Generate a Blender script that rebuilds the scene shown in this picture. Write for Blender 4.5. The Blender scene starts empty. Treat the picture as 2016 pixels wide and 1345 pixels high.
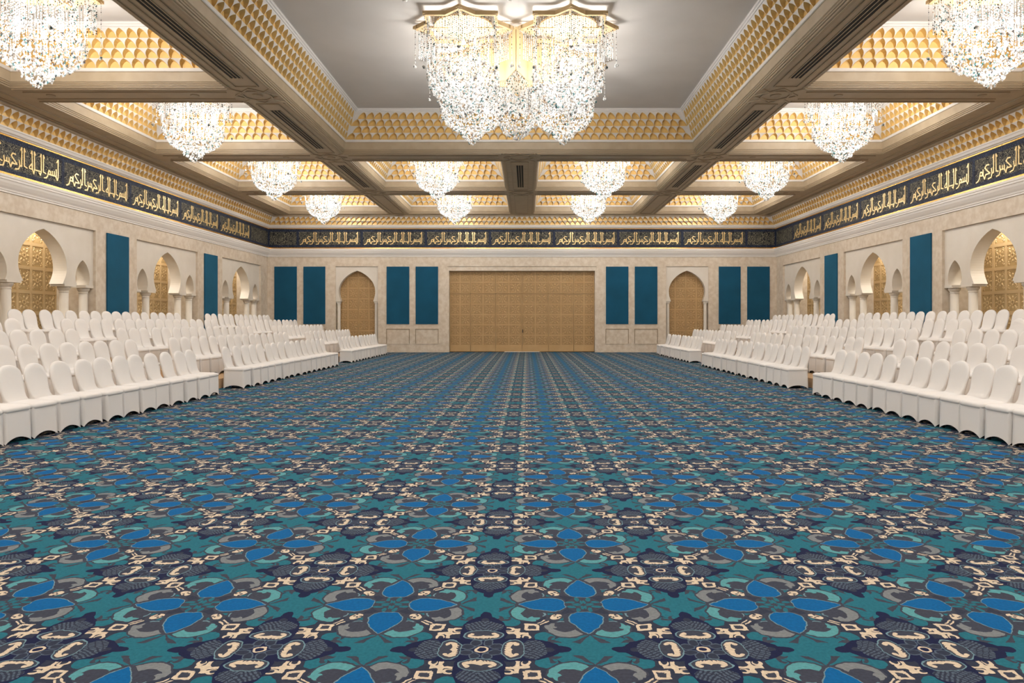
import bpy, math, random
from mathutils import Vector, Matrix
random.seed(7)
PI = math.pi
sc = bpy.context.scene
COL = sc.collection

# ------------------------------------------------------------------ camera, world, exposure, main lights
F = 1380.0                    # focal length in pixels of the 2016 px wide frame
EYE = 1.6
cam = bpy.data.cameras.new('camera')
cam.sensor_width = 36.0
cam.lens = F / 2016 * 36.0
cam.shift_x = -29.0 / 2016
cam.shift_y = -40.5 / 2016
cam.clip_end = 200
co = bpy.data.objects.new('camera', cam)
co.location = (0, 0, EYE)
co.rotation_euler = (PI / 2, 0, 0)
COL.objects.link(co)
sc.camera = co
sc.view_settings.view_transform = 'Standard'
sc.view_settings.look = 'None'
sc.view_settings.gamma = 1.0
sc.view_settings.use_curve_mapping = False
sc.view_settings.exposure = 0.0
wd = bpy.data.worlds.new('world')
sc.world = wd
wd.use_nodes = True
wd.node_tree.nodes['Background'].inputs[0].default_value = (0.9, 0.85, 0.8, 1)
wd.node_tree.nodes['Background'].inputs[1].default_value = 0.02

LAMP = 335.0
LAMP_COL = (1.0, 0.965, 0.935)
CX = -0.24                    # the hall's axis, a little left of the lens
YB = 35.75                    # back wall
YF = -2.63                    # wall behind the viewpoint
W = 12.98                     # half width
ZC = 6.93                     # underside of the beams
ZT = 8.19                     # coffer ceilings
ROWS = [0.86, 7.14, 13.42, 19.70, 25.98, 32.26]
HALF = 2.6
YM = 16.56                    # middle of the hall

def lamp(name, loc, power, radius):
    l = bpy.data.lights.new(name, 'POINT')
    l.energy = power
    l.color = LAMP_COL
    l.shadow_soft_size = radius
    o = bpy.data.objects.new(name, l)
    o.location = loc
    COL.objects.link(o)
    return o

LAMPS = []
for i, y in enumerate(ROWS):
    for s in (-1, 1):
        LAMPS.append((s * 9.115, y, 1))
        if i in (0, 1, 4, 5):
            LAMPS.append((s * 3.09, y, 1))
for sx in (-1, 1):
    for sy in (-1, 1):
        LAMPS.append((sx * 1.15, YM + sy * 1.15, 0.6))
for x, y, k in LAMPS:
    lamp('chandelier_lamp', (x + CX, y, 7.24), LAMP * k * 0.45, 0.22)
    lamp('chandelier_lamp', (x + CX, y, 7.0), LAMP * k * 0.55, 0.2)

# ------------------------------------------------------------------ materials
def lin(h):
    h = h.lstrip('#')
    r = []
    for i in (0, 2, 4):
        c = int(h[i:i + 2], 16) / 255
        r.append(c / 12.92 if c <= 0.04045 else ((c + 0.055) / 1.055) ** 2.4)
    return (*r, 1)

def mat(name, col, rough=0.6, metal=0.0, noise=None, bump=None, spec=0.5, sheen=0.0):
    """noise = (scale, second colour, detail); bump = (scale, strength)"""
    m = bpy.data.materials.new(name)
    m.use_nodes = True
    nt = m.node_tree
    b = nt.nodes['Principled BSDF']
    c = lin(col) if isinstance(col, str) else col
    b.inputs['Base Color'].default_value = c
    b.inputs['Roughness'].default_value = rough
    b.inputs['Metallic'].default_value = metal
    b.inputs['Specular IOR Level'].default_value = spec
    if sheen:
        b.inputs['Sheen Weight'].default_value = sheen
        b.inputs['Sheen Roughness'].default_value = 0.4
        b.inputs['Sheen Tint'].default_value = lin('#4f9fc4')
    tc = None
    if noise or bump:
        tc = nt.nodes.new('ShaderNodeTexCoord')
    if noise:
        n = nt.nodes.new('ShaderNodeTexNoise')
        n.inputs['Scale'].default_value = noise[0]
        n.inputs['Detail'].default_value = noise[2] if len(noise) > 2 else 4
        nt.links.new(tc.outputs['Object'], n.inputs['Vector'])
        r = nt.nodes.new('ShaderNodeValToRGB')
        r.color_ramp.elements[0].position = 0.35
        r.color_ramp.elements[1].position = 0.65
        r.color_ramp.elements[0].color = c
        r.color_ramp.elements[1].color = lin(noise[1])
        nt.links.new(n.outputs['Fac'], r.inputs['Fac'])
        nt.links.new(r.outputs['Color'], b.inputs['Base Color'])
    if bump:
        n = nt.nodes.new('ShaderNodeTexNoise')
        n.inputs['Scale'].default_value = bump[0]
        n.inputs['Detail'].default_value = 3
        nt.links.new(tc.outputs['Object'], n.inputs['Vector'])
        bp = nt.nodes.new('ShaderNodeBump')
        bp.inputs['Strength'].default_value = bump[1]
        bp.inputs['Distance'].default_value = 0.01
        nt.links.new(n.outputs['Fac'], bp.inputs['Height'])
        nt.links.new(bp.outputs['Normal'], b.inputs['Normal'])
    return m

class X:
    """a socket or a number inside one shader tree; arithmetic makes Math nodes"""
    nt = None
    def __init__(self, v):
        self.v = v
    @staticmethod
    def op(o, *a):
        n = X.nt.nodes.new('ShaderNodeMath')
        n.operation = o
        for i, q in enumerate(a):
            q = q.v if isinstance(q, X) else q
            if isinstance(q, (int, float)):
                n.inputs[i].default_value = q
            else:
                X.nt.links.new(q, n.inputs[i])
        return X(n.outputs[0])
    def __add__(s, o): return X.op('ADD', s, o)
    def __radd__(s, o): return X.op('ADD', o, s)
    def __sub__(s, o): return X.op('SUBTRACT', s, o)
    def __rsub__(s, o): return X.op('SUBTRACT', o, s)
    def __mul__(s, o): return X.op('MULTIPLY', s, o)
    def __rmul__(s, o): return X.op('MULTIPLY', o, s)
    def __lt__(s, o): return X.op('LESS_THAN', s, o)
    def __gt__(s, o): return X.op('GREATER_THAN', s, o)
    def __and__(s, o): return X.op('MULTIPLY', s, o)
    def __or__(s, o): return X.op('MAXIMUM', s, o)
    def inv(s): return X.op('SUBTRACT', 1.0, s)
    def abs(s): return X.op('ABSOLUTE', s)
    def fract(s): return X.op('FRACT', s)
    def pow(s, e): return X.op('POWER', s, e)

def ell(x, y, cx, cy, rx, ry):
    a = X.op('MULTIPLY_ADD', x, 1 / rx, -cx / rx)
    b = X.op('MULTIPLY_ADD', y, 1 / ry, -cy / ry)
    return X.op('MULTIPLY_ADD', a, a, b * b)

def pick(v, mask, k):
    n = X.nt.nodes.new('ShaderNodeMix')
    n.data_type = 'FLOAT'
    X.nt.links.new(mask.v, n.inputs[0])
    for i, q in ((2, v), (3, k)):
        q = q.v if isinstance(q, X) else q
        if isinstance(q, (int, float)):
            n.inputs[i].default_value = q
        else:
            X.nt.links.new(q, n.inputs[i])
    return X(n.outputs[0])

def palette(v, cols):
    r = X.nt.nodes.new('ShaderNodeValToRGB')
    cr = r.color_ramp
    cr.interpolation = 'CONSTANT'
    n = len(cols)
    cr.elements[0].position = 0
    cr.elements[0].color = lin(cols[0])
    cr.elements[1].position = 1.0 / n
    cr.elements[1].color = lin(cols[1])
    for i in range(2, n):
        e = cr.elements.new(i / n)
        e.color = lin(cols[i])
    f = X.op('MULTIPLY_ADD', v, 1 / n, 0.5 / n)
    X.nt.links.new(f.v, r.inputs['Fac'])
    return r.outputs['Color']

def carpet_material():
    m = bpy.data.materials.new('woven_carpet')
    m.use_nodes = True
    nt = m.node_tree
    X.nt = nt
    b = nt.nodes['Principled BSDF']
    b.inputs['Roughness'].default_value = 0.95
    b.inputs['Specular IOR Level'].default_value = 0.15
    tc = nt.nodes.new('ShaderNodeTexCoord')
    nz = nt.nodes.new('ShaderNodeTexNoise')
    nz.inputs['Scale'].default_value = 17
    nz.inputs['Detail'].default_value = 3
    nt.links.new(tc.outputs['Object'], nz.inputs['Vector'])
    s3 = nt.nodes.new('ShaderNodeSeparateColor')
    nt.links.new(nz.outputs['Color'], s3.inputs[0])
    sp = nt.nodes.new('ShaderNodeSeparateXYZ')
    nt.links.new(tc.outputs['Object'], sp.inputs[0])
    S = 1.08
    wob = 0.030
    px = X.op('MULTIPLY_ADD', X(sp.outputs[0]), 1 / S, -0.319 / S + 0.5 - wob / 2) + X(s3.outputs[0]) * wob
    py = X.op('MULTIPLY_ADD', X(sp.outputs[1]), 1 / S, -3.954 / S + 0.5 - wob / 2) + X(s3.outputs[1]) * wob
    sx = px.fract() - 0.5
    sy = py.fract() - 0.5
    ax, ay = sx.abs(), sy.abs()
    u = X.op('MAXIMUM', ax, ay)
    v = X.op('MINIMUM', ax, ay)
    par = X.op('MULTIPLY', sx * sy, ax - ay) > 0.0
    w1 = 0.5 - v
    w2 = 0.5 - u
    # 0 dark grey, 1 teal, 2 brown outline, 3 blue, 4 grey leaf, 5 pale teal leaf, 6 cream, 7 navy, 8 blue-grey, 9 light line
    c = X.op('ADD', 0.0, 0.0)
    c = pick(c, (ell(u, v, 0.5, 0.0, 0.165, 0.205) < 1.0) | (ell(u, v, 0.375, 0.21, 0.05, 0.05) < 1.0), 1.0)
    # curled hooks round the teal star
    hk = ell(u, v, 0.46, 0.178, 0.052, 0.045)
    c = pick(c, (hk < 1.0) & (ell(u, v, 0.478, 0.155, 0.045, 0.04) > 1.0), 2.0)
    c = pick(c, (ell(u, v, 0.50, 0.135, 0.018, 0.06) < 1.0) & (v > 0.11), 2.0)
    c = pick(c, (ell(u, v, 0.405, 0.178, 0.034, 0.02) < 1.0) & (ell(u, v, 0.415, 0.168, 0.03, 0.014) > 1.0), 2.0)
    c = pick(c, ell(u, v, 0.215, 0.088, 0.07, 0.05) < 1.0, 1.0)
    horn = (X.op('MULTIPLY_ADD', u, -0.82, v + 0.82 * 0.35).abs() < (u - 0.335) * 0.22) & (u < 0.437) & (u > 0.34)
    c = pick(c, horn, 2.0)
    # scroll leaves: crescent, inner spiral line, curled end
    disc = ell(u, v, 0.262, 0.104, 0.126, 0.112)
    c = pick(c, (disc < 1.0) & (u > 0.19), 2.0)
    inner = ell(u, v, 0.255, 0.122, 0.056, 0.046)
    bite = ell(u, v, 0.250, 0.112, 0.074, 0.070)
    leafc = pick(X.op('ADD', 4.0, 0.0), par, 5.0)
    c = pick(c, (disc < 0.84) & (bite > 1.0) & (u > 0.250) & (v > 0.006), leafc)
    c = pick(c, (inner > 0.78) & (inner < 1.05) & (u < 0.262), 9.0)
    c = pick(c, ell(u, v, 0.258, 0.168, 0.030, 0.019) < 1.0, leafc)
    c = pick(c, ell(u, v, 0.24, 0.150, 0.028, 0.014) < 1.0, 2.0)
    # petals
    q = X.op('MULTIPLY_ADD', u, 1 / 0.255, -0.09 / 0.255)
    q.v.node.use_clamp = True
    pw = q.pow(0.5) * (1.0 - q) * 0.222
    c = pick(c, (v < pw + 0.026) & (u > 0.075) & (u < 0.355), 2.0)
    c = pick(c, (v < pw + 0.002) & (u > 0.093) & (u < 0.342), 9.0)
    c = pick(c, (v < pw - 0.004) & (u > 0.099), 3.0)
    # heart of the flower
    c = pick(c, ell(u, v, 0, 0, 0.096, 0.096) < 1.0, 2.0)
    c = pick(c, (ell(u, v, 0.066, 0.03, 0.026, 0.012) < 1.0) | (ell(u, v, 0.034, 0.008, 0.022, 0.008) < 1.0), 1.0)
    # cream snake on the diagonal
    dg = u - v
    c = pick(c, (ell(u, v, 0.335, 0.335, 0.08, 0.08) < 1.0) | ((dg < 0.05) & (u > 0.118) & (u < 0.31)), 0.0)
    c = pick(c, (dg < 0.05) & (u > 0.118) & (u < 0.2), 2.0)
    c = pick(c, (ell(u + v, dg, 0.30, 0.0, 0.052, 0.036) < 1.0) & (ell(u, v, 0.158, 0.142, 0.008, 0.006) > 1.0) & (ell(u, v, 0.15, 0.127, 0.006, 0.008) > 1.0), 6.0)
    c = pick(c, (dg < 0.030) & (u + v > 0.352) & (u + v < 0.366), 2.0)
    c = pick(c, (dg < 0.020) & (u + v > 0.39) & (u + v < 0.50), 6.0)
    c = pick(c, (dg < 0.008) & (u + v > 0.385) & (u + v < 0.50), 2.0)
    sq = X.op('MAXIMUM', (u - 0.275).abs(), (v - 0.268).abs())
    c = pick(c, sq < 0.040, 0.0)
    c = pick(c, sq < 0.033, 6.0)
    c = pick(c, sq < 0.017, 2.0)
    cu, cv = (u - 0.338).abs(), (v - 0.334).abs()
    cr = ((cu < 0.012) & (v > 0.285) & (v < 0.385)) | ((cv < 0.009) & (u > 0.29) & (u < 0.405))
    cr = cr | (ell(u, v, 0.338, 0.334, 0.02, 0.018) < 1.0)
    cr = cr | ((ell(u, v, 0.374, 0.298, 0.026, 0.022) < 1.0) & (ell(u, v, 0.382, 0.301, 0.019, 0.013) > 1.0))
    c = pick(c, cr, 6.0)
    # dark medallion
    nav = (ell(w1, w2, 0.17, 0.0, 0.185, 0.112) < 1.0) | (w1 < 0.098) | (ell(w1, w2, 0.36, 0.0, 0.05, 0.030) < 1.0)
    c = pick(c, nav, 7.0)
    c = pick(c, ell(w1, w2, 0.30, 0.0, 0.03, 0.02) < 1.0, 0.0)
    ff = ell(w1, w2, 0.235, 0.0, 0.062, 0.094)
    fan = (ff < 1.0) & ((w1 * 30.0 - w2 * 46.0).fract() < 0.5) & ((w1 * 34.0 + w2 * 22.0).fract() < 0.8)
    c = pick(c, (ff < 0.95), 0.0)
    c = pick(c, fan, 8.0)
    lf = ell(w1, w2, 0.064, 0.028, 0.036, 0.026)
    c = pick(c, lf < 1.0, 8.0)
    c = pick(c, lf < 0.6, 0.0)
    hr = ell(w1, w2, 0.143, 0.0, 0.054, 0.097)
    c = pick(c, hr < 1.0, 9.0)
    c = pick(c, hr < 0.84, 2.0)
    hc = (ell(w1, w2, 0.138, 0.0, 0.038, 0.074) < 1.0) & (ell(w1, w2, 0.158, 0.026, 0.024, 0.034) > 1.0) & (ell(w1, w2, 0.172, 0.0, 0.02, 0.014) > 1.0)
    hc = hc & ((w2 * 62.0).fract() * 0.010 + 0.104 < w1)
    c = pick(c, hc, 6.0)
    c = pick(c, ell(w1, w2, 0.156, 0.05, 0.012, 0.012) < 1.0, 6.0)
    rb = ell(w1, w2, 0, 0, 0.03, 0.03)
    c = pick(c, (rb < 1.0) & (rb > 0.38), 6.0)
    col = palette(c, ['#2f3649', '#226a7c', '#3c4150', '#005e9a', '#797f84', '#56979f', '#d2c3ae', '#181f42', '#505e70', '#6c8c9a'])
    # pile: small shade variation
    n2 = nt.nodes.new('ShaderNodeTexNoise')
    n2.inputs['Scale'].default_value = 60
    nt.links.new(tc.outputs['Object'], n2.inputs['Vector'])
    hs = nt.nodes.new('ShaderNodeHueSaturation')
    nt.links.new(col, hs.inputs['Color'])
    val = X.op('MULTIPLY_ADD', X(n2.outputs['Fac']), 0.5, 0.60)
    nt.links.new(val.v, hs.inputs['Value'])
    nt.links.new(hs.outputs['Color'], b.inputs['Base Color'])
    return m

def arabesque_material(name, ground, line, scale):
    m = bpy.data.materials.new(name)
    m.use_nodes = True
    nt = m.node_tree
    b = nt.nodes['Principled BSDF']
    b.inputs['Roughness'].default_value = 0.6
    b.inputs['Specular IOR Level'].default_value = 0.25
    tc = nt.nodes.new('ShaderNodeTexCoord')
    nz = nt.nodes.new('ShaderNodeTexNoise')
    nz.inputs['Scale'].default_value = scale
    nz.inputs['Detail'].default_value = 1.5
    nz.inputs['Distortion'].default_value = 1.2
    nt.links.new(tc.outputs['Object'], nz.inputs['Vector'])
    X.nt = nt
    a = (X(nz.outputs['Fac']) * 9.0).fract()
    mask = (a - 0.5).abs() < 0.15
    mx = nt.nodes.new('ShaderNodeMix')
    mx.data_type = 'RGBA'
    mx.inputs[6].default_value = lin(ground)
    mx.inputs[7].default_value = lin(line)
    nt.links.new(mask.v, mx.inputs[0])
    nt.links.new(mx.outputs[2], b.inputs['Base Color'])
    return m

def crystal_material(name, clear, k):
    m = bpy.data.materials.new(name)
    m.use_nodes = True
    nt = m.node_tree
    b = nt.nodes['Principled BSDF']
    b.inputs['Roughness'].default_value = 0.12
    geo = nt.nodes.new('ShaderNodeNewGeometry')
    r = nt.nodes.new('ShaderNodeValToRGB')
    r.color_ramp.interpolation = 'CONSTANT'
    r.color_ramp.elements[0].color = (0.52 * k, 0.52 * k, 0.51 * k, 1)
    r.color_ramp.elements[1].position = 0.72
    r.color_ramp.elements[1].color = (0.34 * k, 0.26 * k, 0.19 * k, 1)
    e = r.color_ramp.elements.new(0.84)
    e.color = (0.02, 0.14, 0.16, 1)
    e = r.color_ramp.elements.new(0.90)
    e.color = (0.045, 0.04, 0.04, 1)
    nt.links.new(geo.outputs['Random Per Island'], r.inputs['Fac'])
    nt.links.new(r.outputs['Color'], b.inputs['Base Color'])
    tl = nt.nodes.new('ShaderNodeBsdfTranslucent')
    nt.links.new(r.outputs['Color'], tl.inputs['Color'])
    m1 = nt.nodes.new('ShaderNodeMixShader')
    m1.inputs[0].default_value = 0.45
    nt.links.new(b.outputs[0], m1.inputs[1])
    nt.links.new(tl.outputs[0], m1.inputs[2])
    tp = nt.nodes.new('ShaderNodeBsdfTransparent')
    m2 = nt.nodes.new('ShaderNodeMixShader')
    m2.inputs[0].default_value = clear
    nt.links.new(m1.outputs[0], m2.inputs[1])
    nt.links.new(tp.outputs[0], m2.inputs[2])
    nt.links.new(m2.outputs[0], nt.nodes['Material Output'].inputs[0])
    return m

def glow_material():
    m = bpy.data.materials.new('lit_bulb')
    m.use_nodes = True
    b = m.node_tree.nodes['Principled BSDF']
    b.inputs['Emission Color'].default_value = (1, 0.93, 0.84, 1)
    b.inputs['Emission Strength'].default_value = 25
    m.cycles.emission_sampling = 'NONE'
    return m

M = {}
M['carpet'] = carpet_material()
M['stone'] = mat('travertine', '#bfb09c', 0.55, noise=(5.5, '#cfc4b4', 10), bump=(14, 0.15))
M['stoneline'] = mat('travertine_joint', '#94826a', 0.6)
M['marble'] = mat('pale_marble', '#d5cfc5', 0.45, noise=(1.3, '#cdc6ba', 6))
M['plaster'] = mat('white_plaster', '#dad6d1', 0.6)
M['paint'] = mat('ceiling_paint', '#cfcac4', 0.75, noise=(0.8, '#c9c4be', 3))
M['beam'] = mat('tan_veneer', '#b4a48b', 0.5, noise=(3.0, '#ab9a80', 6))
M['groove'] = mat('moulding_veneer', '#a4937a', 0.5)
M['gold'] = mat('gold_leaf', '#e3c07c', 0.4, metal=0.25)
M['cellwhite'] = mat('white_gesso', '#d8d2cb', 0.6)
M['brass'] = mat('polished_brass', '#e3b565', 0.25, metal=0.9)
M['palegold'] = mat('pale_gilding', '#cdb388', 0.75, metal=0.1, spec=0.2)
M['letter'] = mat('gilt_letter', '#e2c68c', 0.35, metal=0.4)
M['door'] = mat('carved_golden_wood', '#b8986a', 0.5, noise=(2.0, '#b29162', 5))
M['doordark'] = mat('carved_golden_wood_ground', '#a08156', 0.6)
M['latticeground'] = mat('gilded_lattice_ground', '#ad9366', 0.5)
M['lattice'] = mat('gilded_lattice', '#cdb48a', 0.38, metal=0.3)
M['blue'] = mat('blue_felt', '#1a506c', 0.9, noise=(1.2, '#184962', 3), spec=0.15, sheen=0.8)
M['frieze'] = arabesque_material('navy_arabesque', '#0e1320', '#87836f', 6.0)
M['navyband'] = arabesque_material('navy_border_band', '#101830', '#3a4558', 6.5)
M['fabric'] = mat('white_stretch_fabric', '#e1dfdd', 0.75, bump=(9, 0.08), spec=0.25)
M['black'] = mat('black_metal_and_shade', '#0c0c0d', 0.5)  # chair legs, and the shade painted in under the covers
M['skirt'] = mat('beige_pleated_cloth', '#c9a985', 0.85)
M['deck'] = mat('beige_deck_cloth', '#c2a078', 0.85)
M['crystal'] = crystal_material('cut_crystal', 0.45, 1.0)
M['beads'] = crystal_material('crystal_beads', 0.22, 1.15)
M['bulb'] = glow_material()
M['dark'] = mat('dark_slot', '#15120e', 0.7)
M['white'] = mat('white_plastic', '#d9d5cf', 0.4)

# ------------------------------------------------------------------ mesh building
class MB:
    def __init__(s):
        s.v, s.f, s.m = [], [], []
    def vert(s, p):
        s.v.append(tuple(p))
        return len(s.v) - 1
    def face(s, pts, mi=0):
        s.f.append([s.vert(p) for p in pts])
        s.m.append(mi)
    def idx(s, ids, mi=0):
        s.f.append(list(ids))
        s.m.append(mi)
    def box(s, x0, x1, y0, y1, z0, z1, mi=0):
        b = len(s.v)
        for z in (z0, z1):
            s.v += [(x0, y0, z), (x1, y0, z), (x1, y1, z), (x0, y1, z)]
        for q in ((0, 3, 2, 1), (4, 5, 6, 7), (0, 1, 5, 4), (1, 2, 6, 5), (2, 3, 7, 6), (3, 0, 4, 7)):
            s.idx([b + k for k in q], mi)
    def ring_sweep(s, rect, prof, mi=0):
        """mitred moulding round the inside of a rectangle; prof = (inset, z)"""
        x0, x1, y0, y1 = rect
        rows = []
        for d, z in prof:
            b = len(s.v)
            s.v += [(x0 + d, y0 + d, z), (x1 - d, y0 + d, z), (x1 - d, y1 - d, z), (x0 + d, y1 - d, z)]
            rows.append(b)
        for a, b in zip(rows, rows[1:]):
            for k in range(4):
                s.idx([a + k, a + (k + 1) % 4, b + (k + 1) % 4, b + k], mi)
    def octa(s, c, r, h=None, mi=0):
        h = h or r
        b = len(s.v)
        x, y, z = c
        s.v += [(x + r, y, z), (x, y + r, z), (x - r, y, z), (x, y - r, z), (x, y, z + h), (x, y, z - h)]
        for k in range(4):
            s.idx([b + k, b + (k + 1) % 4, b + 4], mi)
            s.idx([b + (k + 1) % 4, b + k, b + 5], mi)
    def lathe(s, prof, n=20, c=(0, 0), mi=0):
        rows = []
        for r, z in prof:
            b = len(s.v)
            for k in range(n):
                t = 2 * PI * k / n
                s.v.append((c[0] + r * math.cos(t), c[1] + r * math.sin(t), z))
            rows.append(b)
        for a, b in zip(rows, rows[1:]):
            for k in range(n):
                s.idx([a + k, a + (k + 1) % n, b + (k + 1) % n, b + k], mi)
        s.idx([rows[0] + k for k in range(n)][::-1], mi)
        s.idx([rows[-1] + k for k in range(n)], mi)
    def bar(s, p, q, w, z0, z1, mi=0):
        """upright plank following a plan segment"""
        d = Vector((q[0] - p[0], q[1] - p[1]))
        n = Vector((-d.y, d.x)).normalized() * (w / 2)
        pts = [(p[0] + n.x, p[1] + n.y), (q[0] + n.x, q[1] + n.y), (q[0] - n.x, q[1] - n.y), (p[0] - n.x, p[1] - n.y)]
        s.prism(pts, z0, z1, mi)
    def prism(s, pts, z0, z1, mi=0):
        b = len(s.v)
        n = len(pts)
        for z in (z0, z1):
            s.v += [(x, y, z) for x, y in pts]
        s.idx([b + k for k in range(n)][::-1], mi)
        s.idx([b + n + k for k in range(n)], mi)
        for k in range(n):
            s.idx([b + k, b + (k + 1) % n, b + n + (k + 1) % n, b + n + k], mi)
    def mesh(s, name, mats, smooth=False):
        me = bpy.data.meshes.new(name)
        me.from_pydata(s.v, [], s.f)
        for k in mats:
            me.materials.append(M[k])
        me.polygons.foreach_set('material_index', s.m)
        if smooth:
            me.polygons.foreach_set('use_smooth', [True] * len(s.f))
        me.validate()
        return me

def obj(name, mb, mats, parent=None, loc=(0, 0, 0), rz=0, smooth=False):
    if isinstance(mats, str):
        mats = [mats]
    me = mb.mesh(name, mats, smooth) if isinstance(mb, MB) else mb
    o = bpy.data.objects.new(name, me)
    o.location = loc
    o.rotation_euler = (0, 0, rz)
    if parent:
        o.parent = parent
    COL.objects.link(o)
    return o

def struct(name, mb, mats, parent=None, loc=None, smooth=False):
    o = obj(name, mb, mats, parent, loc if loc is not None else ((CX, 0, 0) if not parent else (0, 0, 0)), 0, smooth)
    if not parent:
        o['kind'] = 'structure'
    return o

def tag(o, label, cat, group=None, kind=None):
    o['label'] = label
    o['category'] = cat
    if group:
        o['group'] = group
    if kind:
        o['kind'] = kind
    return o

def thing(name, label, cat, loc=(0, 0, 0), rz=0, group=None):
    o = bpy.data.objects.new(name, None)
    o.empty_display_size = 0.2
    o.location = loc
    o.rotation_euler = (0, 0, rz)
    COL.objects.link(o)
    return tag(o, label, cat, group)

def dup(root, loc, rz=0, label=None, group=None):
    r = root.copy()
    COL.objects.link(r)
    r.location = loc
    r.rotation_euler = (0, 0, rz)
    if label:
        r['label'] = label
    if group:
        r['group'] = group
    for ch in list(root.children):
        c = ch.copy()
        COL.objects.link(c)
        c.parent = r
        for g in list(ch.children):
            d = g.copy()
            COL.objects.link(d)
            d.parent = c
    return r

ORD = ['first', 'second', 'third', 'fourth', 'fifth', 'sixth', 'seventh', 'eighth', 'ninth', 'tenth', 'eleventh',
       'twelfth', 'thirteenth', 'fourteenth', 'fifteenth', 'sixteenth', 'seventeenth', 'eighteenth']

# ------------------------------------------------------------------ floor and ceiling shell
f = MB()
f.box(-W - 1.6, W + 1.6, YF - 0.3, YB + 0.8, -0.12, 0.0)
fl = struct('floor', f, 'carpet', loc=(0, 0, 0))
tag(fl, 'blue and teal arabesque patterned carpet covering the whole hall floor', 'carpet')

side = [(-11.58, -6.65), (6.65, 11.58)]
mid = [(-5.6, -0.58), (0.58, 5.6)]
openings = []
for i, y in enumerate(ROWS):
    for a, b in side:
        openings.append((a, b, y - HALF, y + HALF))
    if i in (0, 1, 4, 5):
        for a, b in mid:
            openings.append((a, b, y - HALF, y + HALF))
BIG = (-5.6, 5.6, ROWS[2] - HALF, ROWS[3] + HALF)
openings.append(BIG)
CD = 0.56                      # how far the wall cornice reaches out
xs = sorted({-W + CD, W - CD, *[v for p in side + mid for v in p]})
ys = sorted({YF + CD, YB - CD, *[o[2] for o in openings], *[o[3] for o in openings]})
c = MB()
for x0, x1 in zip(xs, xs[1:]):
    for y0, y1 in zip(ys, ys[1:]):
        mx, my = (x0 + x1) / 2, (y0 + y1) / 2
        if any(o[0] < mx < o[1] and o[2] < my < o[3] for o in openings):
            continue
        c.face([(x0, y0, ZC), (x0, y1, ZC), (x1, y1, ZC), (x1, y0, ZC)], 1)
IN = 0.62
for o in openings:
    x0, x1, y0, y1 = o[0] + IN, o[1] - IN, o[2] + IN, o[3] - IN
    c.face([(x0, y0, ZT), (x0, y1, ZT), (x1, y1, ZT), (x1, y0, ZT)], 0)
c.box(-W - 1.8, W + 1.8, YF - 0.3, YB + 0.8, 8.5, 8.7, 0)
struct('ceiling', c, ['paint', 'beam'])

ARCH = [(-0.5, 0), (-0.475, 0.3), (-0.39, 0.58), (-0.23, 0.82), (0, 1.0), (0.23, 0.82), (0.39, 0.58), (0.475, 0.3), (0.5, 0)]
def scallops(mb, rect, levels, w, gold, white):
    """rows of little pointed niches corbelling inwards; levels = (inset, z)"""
    x0, x1, y0, y1 = rect
    sides = [((x0, y0), (1, 0), (0, 1), x1 - x0), ((x1, y0), (0, 1), (-1, 0), y1 - y0),
             ((x1, y1), (-1, 0), (0, -1), x1 - x0), ((x0, y1), (0, -1), (1, 0), y1 - y0)]
    for (ox, oy), (tx, ty), (nx, ny), L in sides:
        n = round((L - levels[0][0] - levels[-1][0]) / w)
        for k, ((d0, z0), (d1, z1)) in enumerate(zip(levels, levels[1:])):
            def P(s, t, back):
                d = d0 + (d1 - d0) * t
                a = d + (L - 2 * d) * s
                dd = d0 - 0.03 if back else d
                return (ox + tx * a + nx * dd, oy + ty * a + ny * dd, z0 + (z1 - z0) * t)
            off = 0.5 * (k % 2)
            cells = [(i + off) / n for i in range(n if not off else n - 1)]
            if off:
                for s0, s1 in ((0.0, 0.5 / n), (1 - 0.5 / n, 1.0)):
                    mb.face([P(s0, 0, 0), P(s1, 0, 0), P(s1, 1, 0), P(s0, 1, 0)], white)
            for s0 in cells:
                sm, sw = s0 + 0.5 / n, 1.0 / n
                b = len(mb.v)
                mb.v += [P(sm + ax * sw, az, 0) for ax, az in ARCH]
                mb.v += [P(sm + ax * sw * 0.82, az * 0.86, 1) for ax, az in ARCH]
                tl = mb.vert(P(s0, 1, 0))
                tm = mb.vert(P(sm, 1, 0))
                tr = mb.vert(P(s0 + sw, 1, 0))
                N = len(ARCH)
                for i in range(N - 1):
                    mb.idx([b + i, b + i + 1, b + N + i + 1, b + N + i], gold)
                mb.idx([b + N + i for i in range(N)], gold)
                h = N // 2
                mb.idx([tl] + [b + i for i in range(h + 1)] + [tm], white)
                mb.idx([tm] + [b + i for i in range(h, N)] + [tr], white)

n_trim = 0
def trim(mb, mats, smooth=False):
    global n_trim
    n_trim += 1
    return struct('trim_%d' % n_trim, mb, mats, smooth=smooth)

for o in openings:
    t = MB()
    t.ring_sweep(o, [(0, ZC), (0, 6.965), (0.025, 6.97), (0.025, 7.0), (0.045, 7.01), (0.045, 7.035)], 1)
    t.ring_sweep(o, [(0.045, 7.035), (0.07, 7.05), (0.085, 7.255), (0.10, 7.265)], 0)
    t.ring_sweep(o, [(0.10, 7.265), (0.115, 7.275), (0.12, 7.34)], 2)
    if o[3] > 9:
        lv = [(0.12 + 0.105 * k, 7.34 + 0.185 * k) for k in range(5)]
        scallops(t, o, lv, 0.255, 3, 4)
    else:
        t.ring_sweep(o, [(0.12, 7.34), (0.54, 8.08)], 3)
    t.ring_sweep(o, [(0.54, 8.08), (0.54, 8.1), (0.565, 8.105), (0.575, 8.14), (0.6, 8.15), (0.605, 8.185), (IN, ZT)], 2)
    trim(t, ['beam', 'groove', 'plaster', 'gold', 'cellwhite'])

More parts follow.
